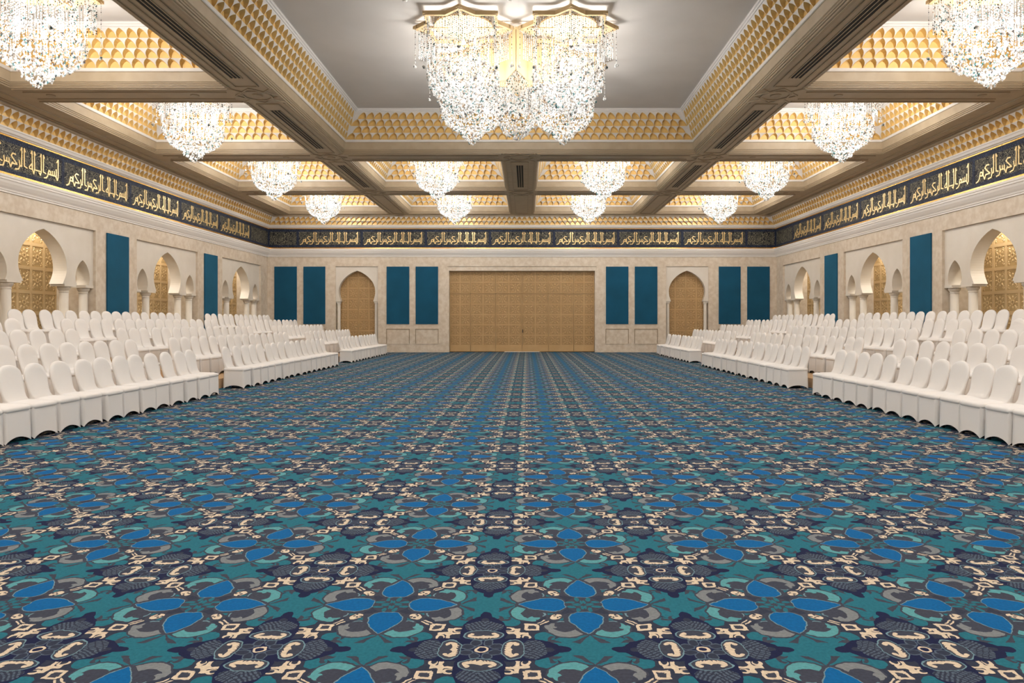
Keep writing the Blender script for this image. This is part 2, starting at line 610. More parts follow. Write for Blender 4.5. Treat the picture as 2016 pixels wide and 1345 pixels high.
# raised strips, panels and knots on the beam undersides
t = MB()
def strip(x0, x1, y0, y1):
    t.box(x0, x1, y0, y1, ZC - 0.022, ZC + 0.01, 0)
beams_x = [(-6.125, 0.525), (0.0, 0.58), (6.125, 0.525)]
for i, y in enumerate(ROWS):
    y0, y1 = y - HALF, y + HALF
    for xc, hw in beams_x:
        if xc == 0.0 and i in (2, 3):
            continue
        for s in (-1, 1):
            strip(xc + s * hw * 0.86 - 0.03, xc + s * hw * 0.86 + 0.03, y0, y1)
            strip(xc + s * hw * 0.5 - 0.018, xc + s * hw * 0.5 + 0.018, y0 + 0.1, y1 - 0.1)
        for yy in (y0 + 0.1, y1 - 0.1):
            strip(xc - hw * 0.5, xc + hw * 0.5, yy - 0.018, yy + 0.018)
    for xa, xb in side + mid:
        if i == 5:
            continue
        if (xa, xb) in mid and i in (2,):
            continue
        yc = y + HALF + 0.54
        for s in (-1, 1):
            strip(xa, xb, yc + s * 0.46 - 0.03, yc + s * 0.46 + 0.03)
            strip(xa + 0.1, xb - 0.1, yc + s * 0.25 - 0.018, yc + s * 0.25 + 0.018)
for i, y in enumerate(ROWS[:-1]):
    yc = y + HALF + 0.54
    for xc, hw in beams_x:
        if xc == 0.0 and i == 2:
            continue
        for a in range(8):
            t0, t1 = a * PI / 4 + PI / 8, (a + 1) * PI / 4 + PI / 8
            t.bar((xc + 0.34 * math.cos(t0), yc + 0.34 * math.sin(t0)), (xc + 0.34 * math.cos(t1), yc + 0.34 * math.sin(t1)), 0.045, ZC - 0.024, ZC + 0.01, 0)
        for sx in (-1, 1):
            for sy in (-1, 1):
                t.bar((xc + sx * 0.24, yc + sy * 0.24), (xc + sx * 0.5, yc + sy * 0.52), 0.045, ZC - 0.023, ZC + 0.01, 0)
                t.bar((xc + sx * 0.5, yc), (xc, yc + sy * 0.52), 0.04, ZC - 0.021, ZC + 0.01, 0)
for s in (-1, 1):
    strip(s * 12.0 - 0.03, s * 12.0 + 0.03, YF + 0.7, YB - 0.7)
    strip(s * 12.3 - 0.02, s * 12.3 + 0.02, YF + 0.7, YB - 0.7)
trim(t, ['groove'])

# ------------------------------------------------------------------ wall crown: scallops, frieze mouldings, white ledge
room = (-W, W, YF, YB)
t = MB()
t.ring_sweep(room, [(0.06, 6.27), (0.075, 6.275), (0.08, 6.305), (0.075, 6.31)], 1)
t.ring_sweep(room, [(0.075, 6.31), (0.10, 6.315), (0.12, 6.34), (0.16, 6.36), (0.18, 6.42), (0.2, 6.44), (0.2, 6.475)], 0)
scallops(t, room, [(0.2, 6.475), (0.34, 6.66), (0.48, 6.85)], 0.255, 2, 3)
t.ring_sweep(room, [(0.48, 6.85), (0.5, 6.86), (CD, 6.87), (CD, ZC)], 4)
trim(t, ['plaster', 'brass', 'gold', 'cellwhite', 'beam'])
t = MB()
t.ring_sweep(room, [(0.0, 4.86), (0.03, 4.86), (0.03, 4.90), (0.05, 4.91), (0.06, 4.95), (0.10, 5.0), (0.15, 5.08), (0.17, 5.14), (0.19, 5.15), (0.19, 5.2), (0.21, 5.21), (0.21, 5.27)], 0)
t.ring_sweep(room, [(0.21, 5.27), (0.2, 5.275), (0.2, 5.32), (0.19, 5.325), (0.05, 5.34)], 1)
trim(t, ['plaster', 'brass'])

# ------------------------------------------------------------------ walls
NICHE = [6.64, 13.31, 19.30, 25.97, 32.64]
NICHE = [32.64 - 6.67 * k for k in range(5)]
NH = 2.2
NT = 4.37
def side_wall(s, name):
    w = MB()
    xi, xo = s * W, s * (W + 0.5)
    x0, x1 = min(xi, xo), max(xi, xo)
    edges = [YF - 0.25]
    for y in sorted(NICHE):
        edges += [y - NH, y + NH]
    edges.append(YB + 0.5)
    for k in range(0, len(edges), 2):
        w.box(x0, x1, edges[k], edges[k + 1], 0, NT)
    w.box(x0, x1, YF - 0.25, YB + 0.5, NT, ZC + 0.2)
    struct(name, w, 'stone')
side_wall(-1, 'wall_left')
side_wall(1, 'wall_right')
w = MB()
w.box(-W - 0.5, W + 0.5, YF - 0.3, YF, 0, ZC + 0.2)
struct('wall_front', w, 'stone')
w = MB()
DA = 8.43
y0, y1 = YB, YB + 0.5
w.box(-W - 0.5, -DA - 1.08, y0, y1, 0, 4.385)
w.box(-DA + 1.08, -3.8, y0, y1, 0, 4.385)
w.box(3.8, DA - 1.08, y0, y1, 0, 4.385)
w.box(DA + 1.08, W + 0.5, y0, y1, 0, 4.385)
w.box(-W - 0.5, W + 0.5, y0, y1, 4.385, ZC + 0.2)
struct('wall_back', w, 'stone')
# panelled dado and frames on the back wall
PANELS = [(-12.62, -11.48), (-11.14, -10.03), (-6.9, -5.75), (-5.42, -4.28)]
PANELS += [(-b, -a) for a, b in PANELS[::-1]]
t = MB()
for a, b in PANELS:
    for z in (1.17, 0.42):
        t.box(a - 0.02, b + 0.02, YB - 0.02, YB + 0.01, z, z + 0.03, 1 if z > 1 else 0)
    for xx in (a - 0.02, b - 0.01):
        t.box(xx, xx + 0.03, YB - 0.016, YB + 0.01, 0.42, 1.2, 1)
t.box(-W, -3.85, YB - 0.02, YB + 0.01, 0.0, 0.12)
t.box(3.85, W, YB - 0.02, YB + 0.01, 0.0, 0.12)
trim(t, ['stone', 'stoneline'])

# ------------------------------------------------------------------ blue fabric panels
for i, (a, b) in enumerate(PANELS):
    p = MB()
    p.box(a, b, -0.04, -0.001, 1.44, 4.37)
    o = obj('fabric_panel', p, 'blue', loc=(CX, YB, 0))
    k = i if i < 4 else 7 - i
    where = ['nearest the corner', 'second from the corner', 'between arched door and second panel from the golden doors', 'nearest the golden doors'][k]
    if k == 2:
        where = 'just inside the arched door'
    tag(o, 'dark blue fabric panel on back wall, %s, on the %s' % (where, 'left' if i < 4 else 'right'), 'wall panel', 'blue fabric panels on the back wall')
for s in (-1, 1):
    for k in range(4):
        y = NICHE[k] - 3.335
        if y < 15:
            continue
        p = MB()
        p.box(-0.04, -0.001, -0.6, 0.6, 0.6, 4.37)
        o = obj('fabric_panel', p, 'blue', loc=(CX + s * W, y, 0), rz=0 if s > 0 else PI)
        tag(o, 'tall teal blue fabric panel on the %s side wall, %s' % ('left' if s < 0 else 'right', ['the one nearer the back', 'the one farther from the back', 'the one beside the viewer'][k]),
            'wall panel', 'blue fabric panels between the niches')

# ------------------------------------------------------------------ arches
def arch_points(hw, neck, z0, zw, zt, n=14):
    pts = []
    for i in range(7):
        q = i / 6
        pts.append((neck + (hw - neck) * math.sin(q * PI / 2), z0 + (zw - z0) * q))
    h = zt - zw
    for i in range(1, n + 1):
        q = i / n
        pts.append((hw * max(0.0, 1 - q ** 2.2) ** 0.8, zw + h * q))
    return [(-x, z) for x, z in pts] + [(x, z) for x, z in pts[:-1][::-1]]

def arch_plate(mb, cx, pts, cell, d0, d1, mi=0, soff=1):
    """slab with an arched hole; plan axis a, height z, depth d (a, d, z)"""
    a0, a1, z0, z1 = cell
    zc = pts[len(pts) // 2 - 8][1] * 0.5 + z0 * 0.5
    def hit(p):
        dx, dz = p[0], p[1] - zc
        best = 1e9
        if dx > 1e-9: best = min(best, (a1 - cx) / dx)
        if dx < -1e-9: best = min(best, (a0 - cx) / dx)
        if dz > 1e-9: best = min(best, (z1 - zc) / dz)
        if dz < -1e-9: best = min(best, (z0 - zc) / dz)
        return (cx + dx * best, zc + dz * best)
    O = [(cx + x, z) for x, z in pts]
    R = [hit(p) for p in pts]
    R[0] = O[0]
    R[-1] = O[-1]
    corners = [(a0, z0), (a0, z1), (a1, z1), (a1, z0)]
    def edge(p):
        if abs(p[0] - a0) < 1e-6 and not abs(p[1] - z0) < 1e-6: return 0
        if abs(p[1] - z1) < 1e-6: return 1
        if abs(p[0] - a1) < 1e-6: return 2
        return 3
    for i in range(len(O) - 1):
        poly = [O[i], R[i]]
        e0, e1 = edge(R[i]), edge(R[i + 1])
        if e0 == 3 and i < len(O) // 2: e0 = -1
        if e1 == 3 and i + 1 < len(O) // 2: e1 = -1
        e = e0
        while e < e1:
            e += 1
            poly.append(corners[e])
        poly += [R[i + 1], O[i + 1]]
        cl = []
        for p in poly:
            if not cl or (abs(p[0] - cl[-1][0]) + abs(p[1] - cl[-1][1])) > 1e-7:
                cl.append(p)
        if abs(cl[0][0] - cl[-1][0]) + abs(cl[0][1] - cl[-1][1]) < 1e-7:
            cl.pop()
        if len(cl) >= 3:
            mb.face([(a, d0, z) for a, z in cl], mi)
            mb.face([(a, d1, z) for a, z in cl[::-1]], mi)
        mb.face([(O[i][0], d0, O[i][1]), (O[i + 1][0], d0, O[i + 1][1]), (O[i + 1][0], d1, O[i + 1][1]), (O[i][0], d1, O[i][1])], soff)
    for (p, q) in (((a0, z0), O[0]), (O[-1], (a1, z0))):
        mb.face([(p[0], d0, p[1]), (q[0], d0, q[1]), (q[0], d1, q[1]), (p[0], d1, p[1])], mi)

def rosette_tile(mb, a, z, d, w, h, m0=0, m1=1, rich=False):
    """carved square: frame, star ring, eight petals standing off the ground; faces towards -d"""
    e = 0.014
    mb.face([(a - w / 2, d, z - h / 2), (a + w / 2, d, z - h / 2), (a + w / 2, d, z + h / 2), (a - w / 2, d, z + h / 2)], m1)
    r = min(w, h) / 2
    n = 8
    for k in range(n):
        t0, t1 = 2 * PI * (k - 0.5) / n, 2 * PI * (k + 0.5) / n
        ri, ro = r * 0.2, r * 0.34
        P = lambda rr, t, dd: (a + rr * math.cos(t), d - dd, z + rr * math.sin(t))
        mb.face([P(ri, t0, e), P(ri, t1, e), P(ro, t1, e), P(ro, t0, e)], m0)
        mb.face([P(ro, t0, e), P(ro, t1, e), P(ro, t1, 0), P(ro, t0, 0)], m0)
        mb.face([P(ri, t0, e), P(ri, t0, 0), P(ri, t1, 0), P(ri, t1, e)], m0)
        tm = 2 * PI * k / n
        L = r * (0.96 if k % 2 == 0 else 1.18)
        wv = 0.24
        b0, b1, b2, b3 = P(r * 0.44, tm, 0), P(r * 0.7, tm - wv, 0), P(L, tm, 0), P(r * 0.7, tm + wv, 0)
        tp = P(r * 0.7, tm, e * 1.3)
        for p, q in ((b0, b1), (b1, b2), (b2, b3), (b3, b0)):
            mb.face([p, q, tp], m0)
    if rich:
        for sx in (-1, 1):
            for sz in (-1, 1):
                for k in range(4):
                    tm = k * PI / 2 + (0.35 if sx * sz > 0 else -0.35)
                    ca, cz = a + sx * w * 0.36, z + sz * h * 0.36
                    Q = lambda rr, t, dd: (ca + rr * math.cos(t), d - dd, cz + rr * math.sin(t))
                    L = r * 0.3
                    tp = Q(L * 0.5, tm, e * 1.2)
                    b0, b1, b2, b3 = Q(0.01, tm, 0), Q(L * 0.5, tm - 0.5, 0), Q(L, tm, 0), Q(L * 0.5, tm + 0.5, 0)
                    for p, q in ((b0, b1), (b1, b2), (b2, b3), (b3, b0)):
                        mb.face([p, q, tp], m0)

def carved_leaf(mb, a0, a1, z0, z1, nc, nr, d, base=0.0, m0=0, m1=1, stile=0.055, back=0.05):
    """door leaf: board with stiles and rails round a grid of carved squares"""
    mb.box(a0, a1, d, d + back, z0, z1, m0)
    cw, ch = (a1 - a0) / nc, (z1 - z0 - base) / nr
    for i in range(nc + 1):
        a = a0 + i * cw
        mb.box(max(a0, a - stile / 2), min(a1, a + stile / 2), d - 0.02, d + 0.001, z0, z1, m0)
    if base:
        mb.box(a0, a1, d - 0.019, d + 0.001, z0, z0 + base, m0)
    for j in range(nr + 1):
        z = z0 + base + j * ch
        mb.box(a0, a1, d - 0.018, d + 0.001, max(z0, z - stile / 2), min(z1, z + stile / 2), m0)
    for i in range(nc):
        for j in range(nr):
            rosette_tile(mb, a0 + (i + 0.5) * cw, z0 + base + (j + 0.5) * ch, d - 0.003, cw - stile - 0.02, ch - stile - 0.02, m0, m1, cw > 0.52)

# golden folding doors
d1 = bpy.data.objects.new('door_1', None)
d1.location = (CX, YB, 0)
COL.objects.link(d1)
d1['kind'] = 'structure'
dx = [-3.72, -2.65, -1.36, 0.0, 1.36, 2.65, 3.72]
for k in range(6):
    m = MB()
    carved_leaf(m, dx[k] + 0.008, dx[k + 1] - 0.008, 0.03, 2.99, 2, 5, 0.3, base=0.3)
    obj('door_leaf', m, ['door', 'doordark'], d1)
    m = MB()
    carved_leaf(m, dx[k] + 0.008, dx[k + 1] - 0.008, 3.01, 4.16, 2, 2, 0.3)
    obj('transom_panel', m, ['door', 'doordark'], d1)
m = MB()
m.box(-3.8, 3.8, 0.04, 0.45, 4.16, 4.385, 1)
m.box(-3.8, -3.72, 0.0, 0.42, 0, 4.16, 1)
m.box(3.72, 3.8, 0.0, 0.42, 0, 4.16, 1)
obj('door_frame', m, ['marble', 'stone'], d1)
m = MB()
m.box(-3.72, 3.72, 0.46, 0.5, 0, 4.16, 0)
obj('door_backing', m, ['doordark'], d1)
m = MB()
m.box(0.02, 0.06, 0.24, 0.285, 1.0, 1.16, 0)
obj('door_handle', m, ['dark'], d1)
m = MB()
m.box(-0.9, 0.9, 0.26, 0.36, 0.0, 0.025, 0)
obj('painted_gap_light', m, ['white'], d1)  # pale strip standing in for light leaking under the doors

COLPROF = [(0.15, 0.0), (0.15, 0.06), (0.125, 0.1), (0.122, 0.14), (0.12, 2.42), (0.13, 2.44), (0.13, 2.46), (0.12, 2.47), (0.135, 2.5), (0.165, 2.54), (0.17, 2.56), (0.17, 2.6)]
def column(parent, a, d, k=1.0):
    m = MB()
    m.lathe([(r * k, z) for r, z in COLPROF[:5]], 20, (a, d))
    cobj = obj('column', m, 'marble', parent, smooth=False)
    for p in cobj.data.polygons:
        p.use_smooth = len(p.vertices) == 4
    m = MB()
    m.lathe([(r * k, z) for r, z in COLPROF[4:]], 20, (a, d))
    obj('capital', m, 'marble', cobj)
    return cobj

for n, s in ((2, -1), (3, 1)):
    dd = bpy.data.objects.new('door_%d' % n, None)
    dd.location = (CX + s * DA, YB, 0)
    COL.objects.link(dd)
    dd['kind'] = 'structure'
    m = MB()
    arch_plate(m, 0, arch_points(0.93, 0.82, 2.6, 3.08, 4.17), (-1.08, 1.08, 2.6, 4.385), 0.06, 0.34)
    m.box(-1.08, -0.86, 0.1, 0.3, 2.53, 2.6, 0)
    m.box(0.86, 1.08, 0.1, 0.3, 2.53, 2.6, 0)
    obj('arch_surround', m, ['marble', 'marble'], dd)
    for q in (-1, 1):
        m = MB()
        a0, a1 = (-1.08, -0.006) if q < 0 else (0.006, 1.08)
        carved_leaf(m, a0, a1, 0.0, 4.38, 2, 8, 0.38)
        obj('door_leaf', m, ['door', 'doordark'], dd)
    for q in (-1, 1):
        m = MB()
        m.lathe([(0.11, 0), (0.11, 0.1), (0.09, 0.13), (0.085, 2.45), (0.1, 2.48), (0.11, 2.53)], 16, (q * 0.96, 0.2))
        obj('column', m, 'marble', dd)

# ------------------------------------------------------------------ arcaded niches along the side walls
def niche(s, y, label):
    r = thing('arcade_niche', label, 'niche', (CX + s * W, y, 0), PI / 2 if s < 0 else -PI / 2, 'arcaded niches in the side walls')
    # local frame: a along the wall, +d into the wall
    m = MB()
    main = arch_points(0.97, 0.79, 2.66, 3.12, 4.14)
    small = arch_points(0.335, 0.265, 2.66, 2.86, 3.42, 10)
    arch_plate(m, 0, main, (-1.18, 1.18, 2.66, NT), 0.08, 0.48)
    for q in (-1, 1):
        cell = (1.18, NH, 2.66, NT) if q > 0 else (-NH, -1.18, 2.66, NT)
        arch_plate(m, q * 1.70, small, cell, 0.08, 0.48)
    for a in (-2.08, -1.12, 1.12, 2.08):
        m.box(max(-NH, a - 0.26), min(NH, a + 0.26), 0.07, 0.49, 2.6, 2.68, 0)
    obj('arch_screen', m, ['marble', 'marble'], r)
    for a in (-2.04, -1.14, 1.14, 2.04):
        column(r, a, 0.28)
    m = MB()
    m.box(-NH - 0.05, -NH, 0.5, 1.3, 0, 4.6, 0)
    m.box(NH, NH + 0.05, 0.5, 1.3, 0, 4.6, 0)
    m.box(-NH, NH, 0.45, 1.3, 4.55, 4.6, 0)
    obj('niche_lining', m, ['stone'], r)
    m = MB()
    for z in (0.0, 2.44):
        carved_leaf(m, -NH, NH, z, z + (2.44 if z == 0 else 2.1), 8, 4 if z == 0 else 3, 1.22, m0=0, m1=1, stile=0.09)
    obj('carved_screen', m, ['lattice', 'latticeground'], r)
    m = MB()
    m.lathe([(0.07, 4.53), (0.07, 4.55)], 12, (-0.6, 0.95))
    m.lathe([(0.07, 4.53), (0.07, 4.55)], 12, (0.6, 0.95))
    obj('downlight', m, ['bulb'], r)
    l = bpy.data.lights.new('niche_lamp', 'AREA')
    l.shape = 'RECTANGLE'
    l.size, l.size_y = 3.4, 0.12
    l.energy = 60
    l.color = (1.0, 0.93, 0.82)
    lo = bpy.data.objects.new('niche_lamp', l)
    lo.location = (0, 1.0, 4.5)
    lo.parent = r
    COL.objects.link(lo)
for s in (-1, 1):
    for k in range(3):
        niche(s, NICHE[k], 'pale marble niche with three arches, %s, on the %s wall' % (
            ['nearest the back wall', 'between the two blue panels', 'nearest the viewer'][k], 'left' if s < 0 else 'right'))
    w = MB()
    for k in (3, 4):
        w.box(s * W + (0.2 if s > 0 else -0.4), s * W + (0.4 if s > 0 else -0.2), NICHE[k] - NH - 0.1, NICHE[k] + NH + 0.1, 0, NT + 0.1)
    trim(w, ['marble'])

# ------------------------------------------------------------------ calligraphic frieze
LET = [
    [(1752, 240), (1790, 192)], [(1787, 190), (1787, 465), (1768, 515), (1742, 468), (1745, 350)],
    [(1742, 458), (1585, 458)], [(1700, 390), (1700, 456)], [(1655, 395), (1655, 456)],
    [(1560, 462), (1582, 398), (1618, 412), (1612, 452)], [(1575, 425), (1556, 490), (1525, 524), (1485, 532)],
    [(1465, 195), (1465, 450), (1515, 462)], [(1465, 195), (1485, 235)], [(1416, 192), (1420, 455), (1398, 512), (1372, 480)], [(1416, 192), (1396, 235)],
    [(1408, 456), (1300, 456)], [(1275, 190), (1281, 452), (1262, 520), (1236, 452), (1227, 190)], [(1275, 190), (1300, 232)], [(1227, 190), (1205, 232)],
    [(1222, 380), (1172, 436), (1180, 458), (1236, 460)], [(1222, 380), (1232, 440)],
    [(1072, 192), (1076, 450), (1130, 465)], [(1072, 192), (1096, 235)], [(1026, 192), (1020, 460), (985, 466)], [(1026, 192), (1002, 235)],
    [(974, 390), (987, 460), (965, 515), (900, 530)],
    [(905, 318), (850, 314), (822, 352), (880, 408), (932, 454), (835, 460), (815, 516), (784, 460), (780, 398)], [(832, 462), (855, 440)],
    [(780, 456), (692, 452)], [(740, 400), (740, 454)], [(686, 388), (697, 462), (675, 524), (612, 534)],
    [(602, 192), (606, 450), (655, 465)], [(602, 192), (628, 235)], [(554, 192), (548, 460), (514, 466)], [(554, 192), (532, 235)],
    [(503, 390), (517, 462), (496, 524), (432, 532)],
    [(447, 318), (392, 314), (358, 352), (416, 408), (470, 452), (374, 458), (350, 520), (320, 460), (316, 368)],
    [(316, 456), (240, 452)], [(240, 456), (256, 396), (296, 402), (300, 452)], [(246, 430), (226, 500), (198, 528), (160, 542)]]
def lettering(width, height):
    """raised strokes on a panel of that size, local x along the wall (reading right to left), z up, -y outwards"""
    m = MB()
    kx = width / 1820.0
    kz = height / 520.0
    hw = 0.0175
    for st in LET:
        pts = [((x - 995) * kx, (625 - y) * kz) for x, y in st]
        for (x0, z0), (x1, z1) in zip(pts, pts[1:]):
            d = Vector((x1 - x0, z1 - z0)).normalized()
            n = Vector((-d.y, d.x)) * hw
            e = d * hw * 0.6
            q = [(x0 - e.x + n.x, z0 - e.y + n.y), (x1 + e.x + n.x, z1 + e.y + n.y), (x1 + e.x - n.x, z1 + e.y - n.y), (x0 - e.x - n.x, z0 - e.y - n.y)]
            b = len(m.v)
            m.v += [(x, -0.012, z) for x, z in q] + [(x, 0.004, z) for x, z in q]
            m.idx([b, b + 1, b + 2, b + 3])
            for k in range(4):
                m.idx([b + k, b + 4 + k, b + 4 + (k + 1) % 4, b + (k + 1) % 4])
    return m
FZ0, FZ1 = 5.34, 6.27
def frieze_panel(width, loc, rz, label, text=True):
    r = thing('frieze_panel', label, 'frieze panel', loc, rz, 'navy frieze panels below the ceiling')
    h = FZ1 - FZ0
    m = MB()
    m.box(-width / 2, width / 2, -0.05, -0.001, 0.0, h)
    obj('panel_ground', m, 'frieze', r)
    m = MB()
    for z0, z1 in ((0.0, 0.13), (h - 0.13, h)):
        m.box(-width / 2 + 0.001, width / 2 - 0.001, -0.056, -0.04, z0, z1)
    for s in (-1, 1):
        m.box(s * (width / 2 - 0.03) - 0.03, s * (width / 2 - 0.03) + 0.03, -0.056, -0.04, 0.13, h - 0.13)
    obj('border_band', m, 'navyband', r)
    if text:
        global LETTERS
        if width not in LETTERS:
            LETTERS[width] = lettering(width, h).mesh('lettering', ['letter'])
        obj('lettering', LETTERS[width], None, r, loc=(0, -0.053, 0))
    return r
LETTERS = {}
PW = 3.265
for k in range(7):
    frieze_panel(PW, (CX + (k - 3) * PW, YB, FZ0), 0, 'navy frieze panel with gilt calligraphy, %s from the left along the back wall' % ORD[k])
ew = W - 3.5 * PW
for s in (-1, 1):
    frieze_panel(ew - 0.06, (CX + s * (3.5 * PW + ew / 2 - 0.03), YB, FZ0), 0, 'plain navy arabesque frieze panel at the %s end of the back wall' % ('left' if s < 0 else 'right'), False)
SW = 3.38
for s in (-1, 1):
    for k in range(6):
        yc = 33.42 - SW * (k + 0.5)
        if yc < 12:
            continue
        # local +y points into the wall
        frieze_panel(SW, (CX + s * W, yc, FZ0), PI / 2 if s < 0 else -PI / 2,
                     'navy frieze panel with gilt calligraphy, %s from the far corner on the %s wall' % (ORD[k], 'left' if s < 0 else 'right'))
    frieze_panel(YB - 33.42 - 0.06, (CX + s * W, (YB + 33.42) / 2 - 0.03, FZ0), PI / 2 if s < 0 else -PI / 2,
                 'plain navy arabesque frieze panel at the far end of the %s wall' % ('left' if s < 0 else 'right'), False)
    w = MB()
    x0, x1 = (s * W - 0.05, s * W) if s > 0 else (s * W, s * W + 0.05)
    w.box(x0, x1, YF, 33.42 - SW * 6, FZ0, FZ1)
    trim(w, ['frieze'])

# ------------------------------------------------------------------ chandeliers
def star_outline(s):
    """eight-pointed star made of two squares of half side s"""
    pts = []
    R = s * math.sqrt(2)
    ri = s / math.cos(PI / 8)
    for k in range(8):
        pts.append((R * math.cos(k * PI / 4), R * math.sin(k * PI / 4)))
        pts.append((ri * math.cos(k * PI / 4 + PI / 8), ri * math.sin(k * PI / 4 + PI / 8)))
    return pts

def strand(mb, x, y, z1, z0, r=0.0145, step=0.043):
    n = int((z1 - z0) / step)
    for i in range(n):
        mb.octa((x, y, z1 - (i + 0.5) * step), r, 0.02)

def crystal_body(mb, prof, dens, rng, c=(0, 0)):
    for (r0, z0), (r1, z1) in zip(prof, prof[1:]):
        L = math.hypot(r1 - r0, z1 - z0)
        area = PI * (r0 + r1) * L
        for _ in range(int(area * dens)):
            q = rng.random()
            t = rng.random() * 2 * PI
            r = r0 + (r1 - r0) * q + rng.uniform(-0.05, 0.02)
            k = rng.uniform(0.014, 0.031)
            mb.octa((c[0] + r * math.cos(t), c[1] + r * math.sin(t), z0 + (z1 - z0) * q + rng.uniform(-0.02, 0.02)), k, k * 1.15)

def make_chandelier():
    """hangs down from its own origin, which sits on the ceiling"""
    root = thing('chandelier', '', 'chandelier')
    dz = -ZT
    S = 0.735
    out = star_outline(S)
    m = MB()
    n = len(out)
    for k in range(n):
        m.bar(out[k], out[(k + 1) % n], 0.06, 8.00 + dz, 8.09 + dz)
    for k in range(8):
        t = k * PI / 4
        x, y = out[2 * k]
        px = [(x + 0.075 * math.cos(t + a), y + 0.075 * math.sin(t + a)) for a in (0, PI / 2, PI, 3 * PI / 2)]
        m.prism(px, 8.015 + dz, 8.075 + dz)
    obj('star_frame', m, 'palegold', root)
    m = MB()
    m.lathe([(0.64, 8.05 + dz), (0.64, 8.09 + dz), (0.3, 8.11 + dz), (0.3, 0.0)], 24)
    for k in range(4):
        t = k * PI / 2
        m.bar((0.3 * math.cos(t), 0.3 * math.sin(t)), (1.0 * math.cos(t), 1.0 * math.sin(t)), 0.05, 8.03 + dz, 8.08 + dz)
    obj('ceiling_mount', m, 'palegold', root)
    m = MB()
    sc_ = 0.96
    for k in range(n):
        (xa, ya), (xb, yb) = out[k], out[(k + 1) % n]
        cnt = 7
        for i in range(cnt):
            q = (i + 0.5) / cnt
            x, y = (xa + (xb - xa) * q), (ya + (yb - ya) * q)
            r = math.hypot(x, y)
            zb = 6.8 if r < 0.84 else 7.35
            strand(m, x * sc_, y * sc_, 8.0 + dz, zb + dz)
    for rr, cnt in ((0.56, 36), (0.36, 20)):
        for i in range(cnt):
            t = 2 * PI * i / cnt
            strand(m, rr * math.cos(t), rr * math.sin(t), 8.05 + dz, 6.8 + dz, 0.012, 0.06)
    o = obj('bead_curtain', m, 'beads', root)
    o['kind'] = 'stuff'
    rng = random.Random(3)
    m = MB()
    prof = [(0.76, 7.1), (0.77, 6.9), (0.76, 6.77), (0.70, 6.65), (0.58, 6.52), (0.42, 6.43), (0.29, 6.40), (0.28, 6.34), (0.27, 6.26), (0.2, 6.21), (0.1, 6.18), (0.1, 6.12), (0.03, 6.06)]
    crystal_body(m, [(r, z + dz) for r, z in prof], 400, rng)
    o = obj('crystal_drops', m, 'crystal', root)
    o['kind'] = 'stuff'
    for k in range(8):
        t = k * PI / 4
        x, y = out[2 * k]
        x, y = x * 1.02, y * 1.02
        m = MB()
        zb = 7.25 if k % 2 == 0 else 6.95
        strand(m, x, y, 8.02 + dz, zb + dz, 0.011, 0.04)
        for a in range(9):
            m.octa((x + rng.uniform(-0.025, 0.025), y + rng.uniform(-0.025, 0.025), zb - 0.02 - rng.uniform(0, 0.05) + dz), 0.026)
        obj('pendant_strand', m, 'beads', root)
    for k in range(10):
        t = k * 2.4
        r = 0.25 + 0.09 * (k % 3)
        z = 7.75 - 0.1 * k
        m = MB()
        m.lathe([(0.006, z - 0.05 + dz), (0.028, z - 0.03 + dz), (0.034, z + dz), (0.022, z + 0.04 + dz), (0.008, z + 0.07 + dz)], 10, (r * math.cos(t), r * math.sin(t)))
        obj('bulb', m, 'bulb', root)
    return root

ch = make_chandelier()
first = True
def place(x, y, label, group):
    global first
    loc = (x + CX, y, ZT)
    if first:
        first = False
        ch.location = loc
        tag(ch, label, 'chandelier', group)
    else:
        dup(ch, loc, 0, label, group)
for s in (-1, 1):
    sd = 'left' if s < 0 else 'right'
    for i in (2, 3, 4, 5):
        place(s * 9.115, ROWS[i], 'crystal chandelier over the %s seats, %s from the back wall' % (sd, ORD[5 - i]), 'crystal chandeliers in the side coffers')
    for i in (4, 5):
        place(s * 3.09, ROWS[i], 'crystal chandelier %s of the golden doors, in the %s coffer row from the back' % (sd, ORD[5 - i]), 'crystal chandeliers in the small middle coffers')
for sx in (-1, 1):
    for sy in (-1, 1):
        place(sx * 1.15, YM + sy * 1.15, 'crystal chandelier of the large central cluster, %s %s' % ('front' if sy < 0 else 'rear', 'left' if sx < 0 else 'right'), 'star chandeliers of the central cluster')
# the gilded core between the four stars
root = thing('chandelier', 'gilded core with crystal drop in the middle of the central chandelier cluster', 'chandelier', (CX, YM, ZT), 0, None)
dz = -ZT
m = MB()
pl = []
for k in range(4):
    t = k * PI / 2
    for rr, a in ((0.93, 0.0), (0.34, PI / 4)):
        pl.append((rr * math.cos(t + a), rr * math.sin(t + a)))
for k in range(8):
    m.bar(pl[k], pl[(k + 1) % 8], 0.03, 7.2 + dz, 8.1 + dz)
m.prism([(x * 0.97, y * 0.97) for x, y in pl], 8.08 + dz, 0)
m.prism([(x * 0.97, y * 0.97) for x, y in pl], 7.2 + dz, 7.23 + dz)
obj('gold_fascia', m, 'palegold', root)
m = MB()
for k in range(8):
    (xa, ya), (xb, yb) = pl[k], pl[(k + 1) % 8]
    for i in range(16):
        q = (i + 0.5) / 16
        strand(m, xa + (xb - xa) * q, ya + (yb - ya) * q, 7.2 + dz, 6.65 + dz)
o = obj('bead_curtain', m, 'beads', root)
o['kind'] = 'stuff'
m = MB()
rng = random.Random(9)
crystal_body(m, [(r, z + dz) for r, z in [(0.5, 6.75), (0.5, 6.5), (0.46, 6.3), (0.34, 6.1), (0.2, 5.98), (0.03, 5.88)]], 420, rng)
o = obj('crystal_drops', m, 'crystal', root)
o['kind'] = 'stuff'
lamp('chandelier_lamp', (CX, YM, 6.5), LAMP * 0.12, 0.1)

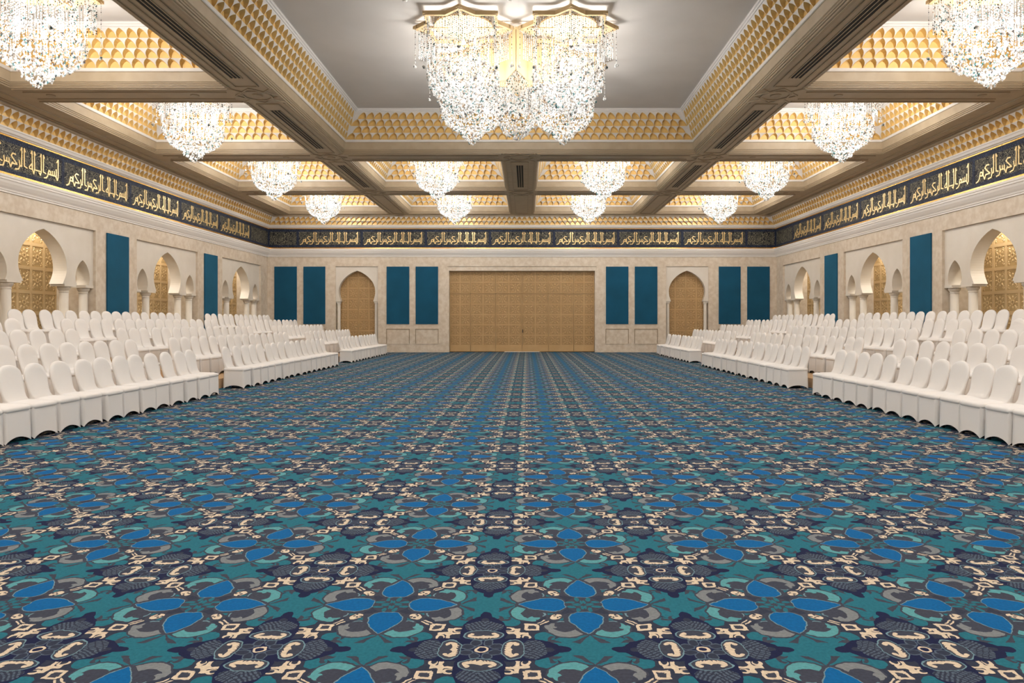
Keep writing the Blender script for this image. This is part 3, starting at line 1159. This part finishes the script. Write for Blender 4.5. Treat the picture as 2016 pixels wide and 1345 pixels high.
# ------------------------------------------------------------------ vents, downlights and detectors in the beams
def vent(x, y, L, label):
    r = thing('air_vent', label, 'air vent', (x + CX, y, ZC), 0, 'slot vents in the ceiling beams')
    m = MB()
    m.box(-0.12, 0.12, -L / 2, L / 2, -0.006, 0.02)
    obj('slot_backing', m, 'dark', r)
    for a in (-0.125, -0.042, 0.042, 0.125):
        m = MB()
        m.box(a - 0.009, a + 0.009, -L / 2 - 0.02, L / 2 + 0.02, -0.016, 0.01)
        obj('slat', m, 'beam', r)
for s in (-1, 1):
    for i, nm in ((2, 'nearest the front'), (3, 'in the middle'), (4, 'farthest back')):
        vent(s * 6.125, ROWS[i], 3.9, 'long dark slot vent in the %s lengthwise beam, %s' % ('left' if s < 0 else 'right', nm))
vent(0.0, ROWS[4], 3.9, 'long dark slot vent in the central beam above the golden doors')
for s in (-1, 1):
    for i, rn in ((2, 'nearest'), (3, 'second'), (4, 'third')):
        yc = ROWS[i] + HALF + 0.54
        for xx, nm in ((7.6, 'inner'), (11.0, 'outer')):
            m = MB()
            m.lathe([(0.085, -0.02), (0.1, -0.012), (0.1, 0.0)], 16)
            o = obj('downlight', m, 'groove', loc=(CX + s * xx, yc, ZC))
            tag(o, 'small round recessed downlight, %s one in the %s cross beam, %s side' % (nm, rn, 'left' if s < 0 else 'right'), 'downlight', 'recessed downlights in the cross beams')
        m = MB()
        m.lathe([(0.11, -0.03), (0.13, -0.012), (0.13, 0.0)], 20)
        o = obj('ceiling_speaker', m, 'groove', loc=(CX + s * 6.125, yc, ZC))
        tag(o, 'round tan ceiling speaker in the %s beam crossing, %s from the front' % ('left' if s < 0 else 'right', ['first', 'second', 'third'][i - 2]), 'ceiling speaker', 'round speakers at the beam crossings')
for xx, yy, nm in ((-2.25, 14.3, 'left of the cluster'), (-0.1, 14.3, 'in front of the cluster')):
    m = MB()
    m.lathe([(0.03, -0.07), (0.06, -0.05), (0.07, 0.0)], 14)
    o = obj('smoke_detector', m, 'white', loc=(CX + xx, yy, ZT))
    tag(o, 'small grey smoke detector on the central ceiling, ' + nm, 'smoke detector')

# ------------------------------------------------------------------ stepped risers
X0 = 6.42                      # front edge of the first row, from the hall axis
PITCH = 1.27
STEP = 0.225
def riser(s, k):
    xf = X0 + 0.63 + PITCH * (k - 1)
    xb = 12.75
    z0, z1 = STEP * (k - 1), STEP * k
    ya, yb = 8.0, 34.0
    rowname = ['second', 'third', 'fourth', 'fifth'][k - 1]
    r = thing('riser_platform', 'beige skirted riser step under the %s row of chairs, %s side' % (rowname, 'left' if s < 0 else 'right'), 'riser', (CX, 0, 0), 0, 'stepped risers under the chairs')
    m = MB()
    a, b = sorted((s * xf, s * xb))
    m.box(a, b, ya, yb, z0 + 0.002, z1)
    obj('deck', m, 'deck', r)
    m = MB()
    n = int((yb - ya) / 0.05)
    rows = []
    for z, amp in ((z1 - 0.006, 0.006), (z1 - 0.05, 0.012), (z0 + 0.004, 0.022)):
        b0 = len(m.v)
        for i in range(n + 1):
            m.v.append((s * (xf - 0.024 - amp * math.sin(i * PI / 2)), ya + (yb - ya) * i / n, z))
        rows.append(b0)
    for p, q in zip(rows, rows[1:]):
        for i in range(n):
            m.idx([p + i, p + i + 1, q + i + 1, q + i])
    obj('pleated_skirt', m, 'skirt', r, smooth=True)
for s in (-1, 1):
    for k in range(1, 5):
        riser(s, k)

# ------------------------------------------------------------------ banquet chairs
CWD = 0.475
def rounded(hx, hy, r, n=4):
    pts = []
    for cx, cy, a0 in ((hx - r, hy - r, 0), (-hx + r, hy - r, PI / 2), (-hx + r, -hy + r, PI), (hx - r, -hy + r, 3 * PI / 2)):
        for i in range(n + 1):
            a = a0 + PI / 2 * i / n
            pts.append((cx + r * math.cos(a), cy + r * math.sin(a)))
    return pts
def loft(mb, rings, cap0=True, cap1=True):
    ids = []
    for ring in rings:
        b = len(mb.v)
        mb.v += ring
        ids.append((b, len(ring)))
    for (a, n), (b, _) in zip(ids, ids[1:]):
        for k in range(n):
            mb.idx([a + k, a + (k + 1) % n, b + (k + 1) % n, b + k])
    if cap0: mb.idx([ids[0][0] + k for k in range(ids[0][1])][::-1])
    if cap1: mb.idx([ids[-1][0] + k for k in range(ids[-1][1])])
def chair_parts():
    """front towards +x, origin on the floor under the seat"""
    # seat cushion
    seat = MB()
    rings = []
    for z, e in ((0.415, -0.02), (0.425, 0.0), (0.45, 0.006), (0.47, 0.0), (0.483, -0.015), (0.49, -0.05), (0.494, -0.12)):
        rings.append([(x + 0.0, y, z - 0.012 * max(0, x) / 0.25) for x, y in rounded(0.245 + e, CWD / 2 + e, 0.05 + e * 0.3)])
    loft(seat, rings)
    # skirt
    sk = MB()
    n = 10
    base = []
    hx, hy = 0.230, CWD / 2 - 0.009
    cor = [(hx, -hy), (hx, hy), (-hx, hy), (-hx, -hy)]
    for c0, c1 in zip(cor, cor[1:] + cor[:1]):
        for i in range(n):
            base.append((c0, c1, i / n))
    def hem(q):
        return 0.073 * (math.sin(PI * q) ** 0.75) if 0 < q < 1 else 0.0
    lev = [1.0, 0.75, 0.45, 0.2, 0.0]
    rr = []
    for t in lev:
        ring = []
        for c0, c1, q in base:
            x, y = c0[0] + (c1[0] - c0[0]) * q, c0[1] + (c1[1] - c0[1]) * q
            pin = 1.0 - 0.035 * math.sin(PI * min(1, t + 0.1)) * math.sin(PI * q)
            if t == 0: pin = 1.0 - 0.03 * math.sin(PI * q)
            z = hem(q) + (0.42 - hem(q)) * t
            ring.append((x * pin + 0.012 * (1 - t) * (1 if x > 0 else -1), y * pin, z))
        rr.append(ring)
    loft(sk, rr, False, False)
    # backrest
    bk = MB()
    rings = []
    zs = [0.40, 0.46, 0.50, 0.54, 0.60, 0.68, 0.76, 0.82, 0.87, 0.91, 0.94, 0.96, 0.975, 0.983]
    for z in zs:
        if z < 0.80:
            hw = 0.198 + 0.032 * min(1, max(0, (z - 0.52) / 0.24)) ** 0.7 + (0.03 if z < 0.47 else 0)
        else:
            q = (z - 0.80) / 0.185
            hw = 0.2285 * math.sqrt(max(0.0, 1 - q ** 2.3))
            hw = max(hw, 0.03)
        th = 0.042 if z < 0.9 else 0.042 * math.sqrt(max(0.05, 1 - ((z - 0.9) / 0.09) ** 2))
        xc = -0.205 - (z - 0.45) * 0.2
        fw = 0.10 * math.exp(-max(0, z - 0.46) / 0.045)
        ring = []
        for x, y in rounded(1.0, 1.0, 0.8, 4):
            ring.append((xc + th * x + (fw if x > 0 else 0), hw * y, z))
        rings.append(ring)
    loft(bk, rings)
    # four dark metal legs, and a black box as painted shade inside the skirt
    fr = MB()
    for x in (-0.2, 0.2):
        for y in (-0.2, 0.2):
            fr.box(x - 0.014, x + 0.014, y - 0.014, y + 0.014, 0.0, 0.41)
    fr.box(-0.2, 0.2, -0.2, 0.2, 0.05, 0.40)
    return seat, sk, bk, fr
seat, sk, bk, fr = chair_parts()
ME = {'seat': seat.mesh('seat', ['fabric'], True), 'skirt': sk.mesh('skirt', ['fabric'], True),
      'backrest': bk.mesh('backrest', ['fabric'], True), 'legs_and_shade_box': fr.mesh('legs_and_shade_box', ['black'])}
proto = thing('banquet_chair', '', 'chair')
for k in ('seat', 'skirt', 'backrest', 'legs_and_shade_box'):
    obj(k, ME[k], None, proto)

CP = 0.523
BLOCKS = [('near', 15.25, 'near'), ('middle', 24.9, 'middle'), ('far', 33.55, 'far')]
chairs = []
for s in (-1, 1):
    for row in range(5):
        xf = X0 + PITCH * row
        xc = xf + 0.245
        z = STEP * row
        for bname, yfar, _ in BLOCKS:
            cnt = {'near': 14, 'middle': 16, 'far': 13}[bname]
            for j in range(cnt):
                y = yfar - CP * (j + 0.5)
                wx = s * xc + CX
                px = 1037 + F * wx / y
                if not (-75 < px < 2016 + 75):
                    continue
                chairs.append((y, s, row, bname, j, wx, z))
chairs.sort(key=lambda q: math.hypot(q[0], q[5]))
print('CHAIRS', len(chairs))
rng = random.Random(21)
rowname = ['front floor row', 'second row', 'third row', 'fourth row', 'top row']
rest = []
used = False
for i, (y, s, row, bname, j, wx, z) in enumerate(chairs):
    rz = (PI if s > 0 else 0.0) + math.radians(rng.uniform(-2.2, 2.2))
    loc = (wx + rng.uniform(-0.025, 0.025), y + rng.uniform(-0.012, 0.012), z + 0.001)
    if i >= 300:
        rest.append((loc, rz))
        continue
    label = 'white-covered chair, %s from the far end, %s of the %s %s block' % (ORD[j], rowname[row], bname, 'left' if s < 0 else 'right')
    group = 'white-covered chairs of the %s %s block' % (bname, 'left' if s < 0 else 'right')
    if not used:
        used = True
        proto.location = loc
        proto.rotation_euler = (0, 0, rz)
        proto['label'] = label
        proto['group'] = group
    else:
        dup(proto, loc, rz, label, group)
if rest:
    m = MB()
    for loc, rz in rest:
        T = Matrix.Translation(loc) @ Matrix.Rotation(rz, 4, 'Z')
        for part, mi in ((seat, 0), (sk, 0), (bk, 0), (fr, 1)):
            b = len(m.v)
            m.v += [tuple(T @ Vector(v)) for v in part.v]
            for q in part.f:
                m.idx([b + k for k in q], mi)
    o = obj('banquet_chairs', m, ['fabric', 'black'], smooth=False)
    tag(o, 'farthest white-covered chairs at the row ends beside the back wall', 'chairs', None, 'stuff')
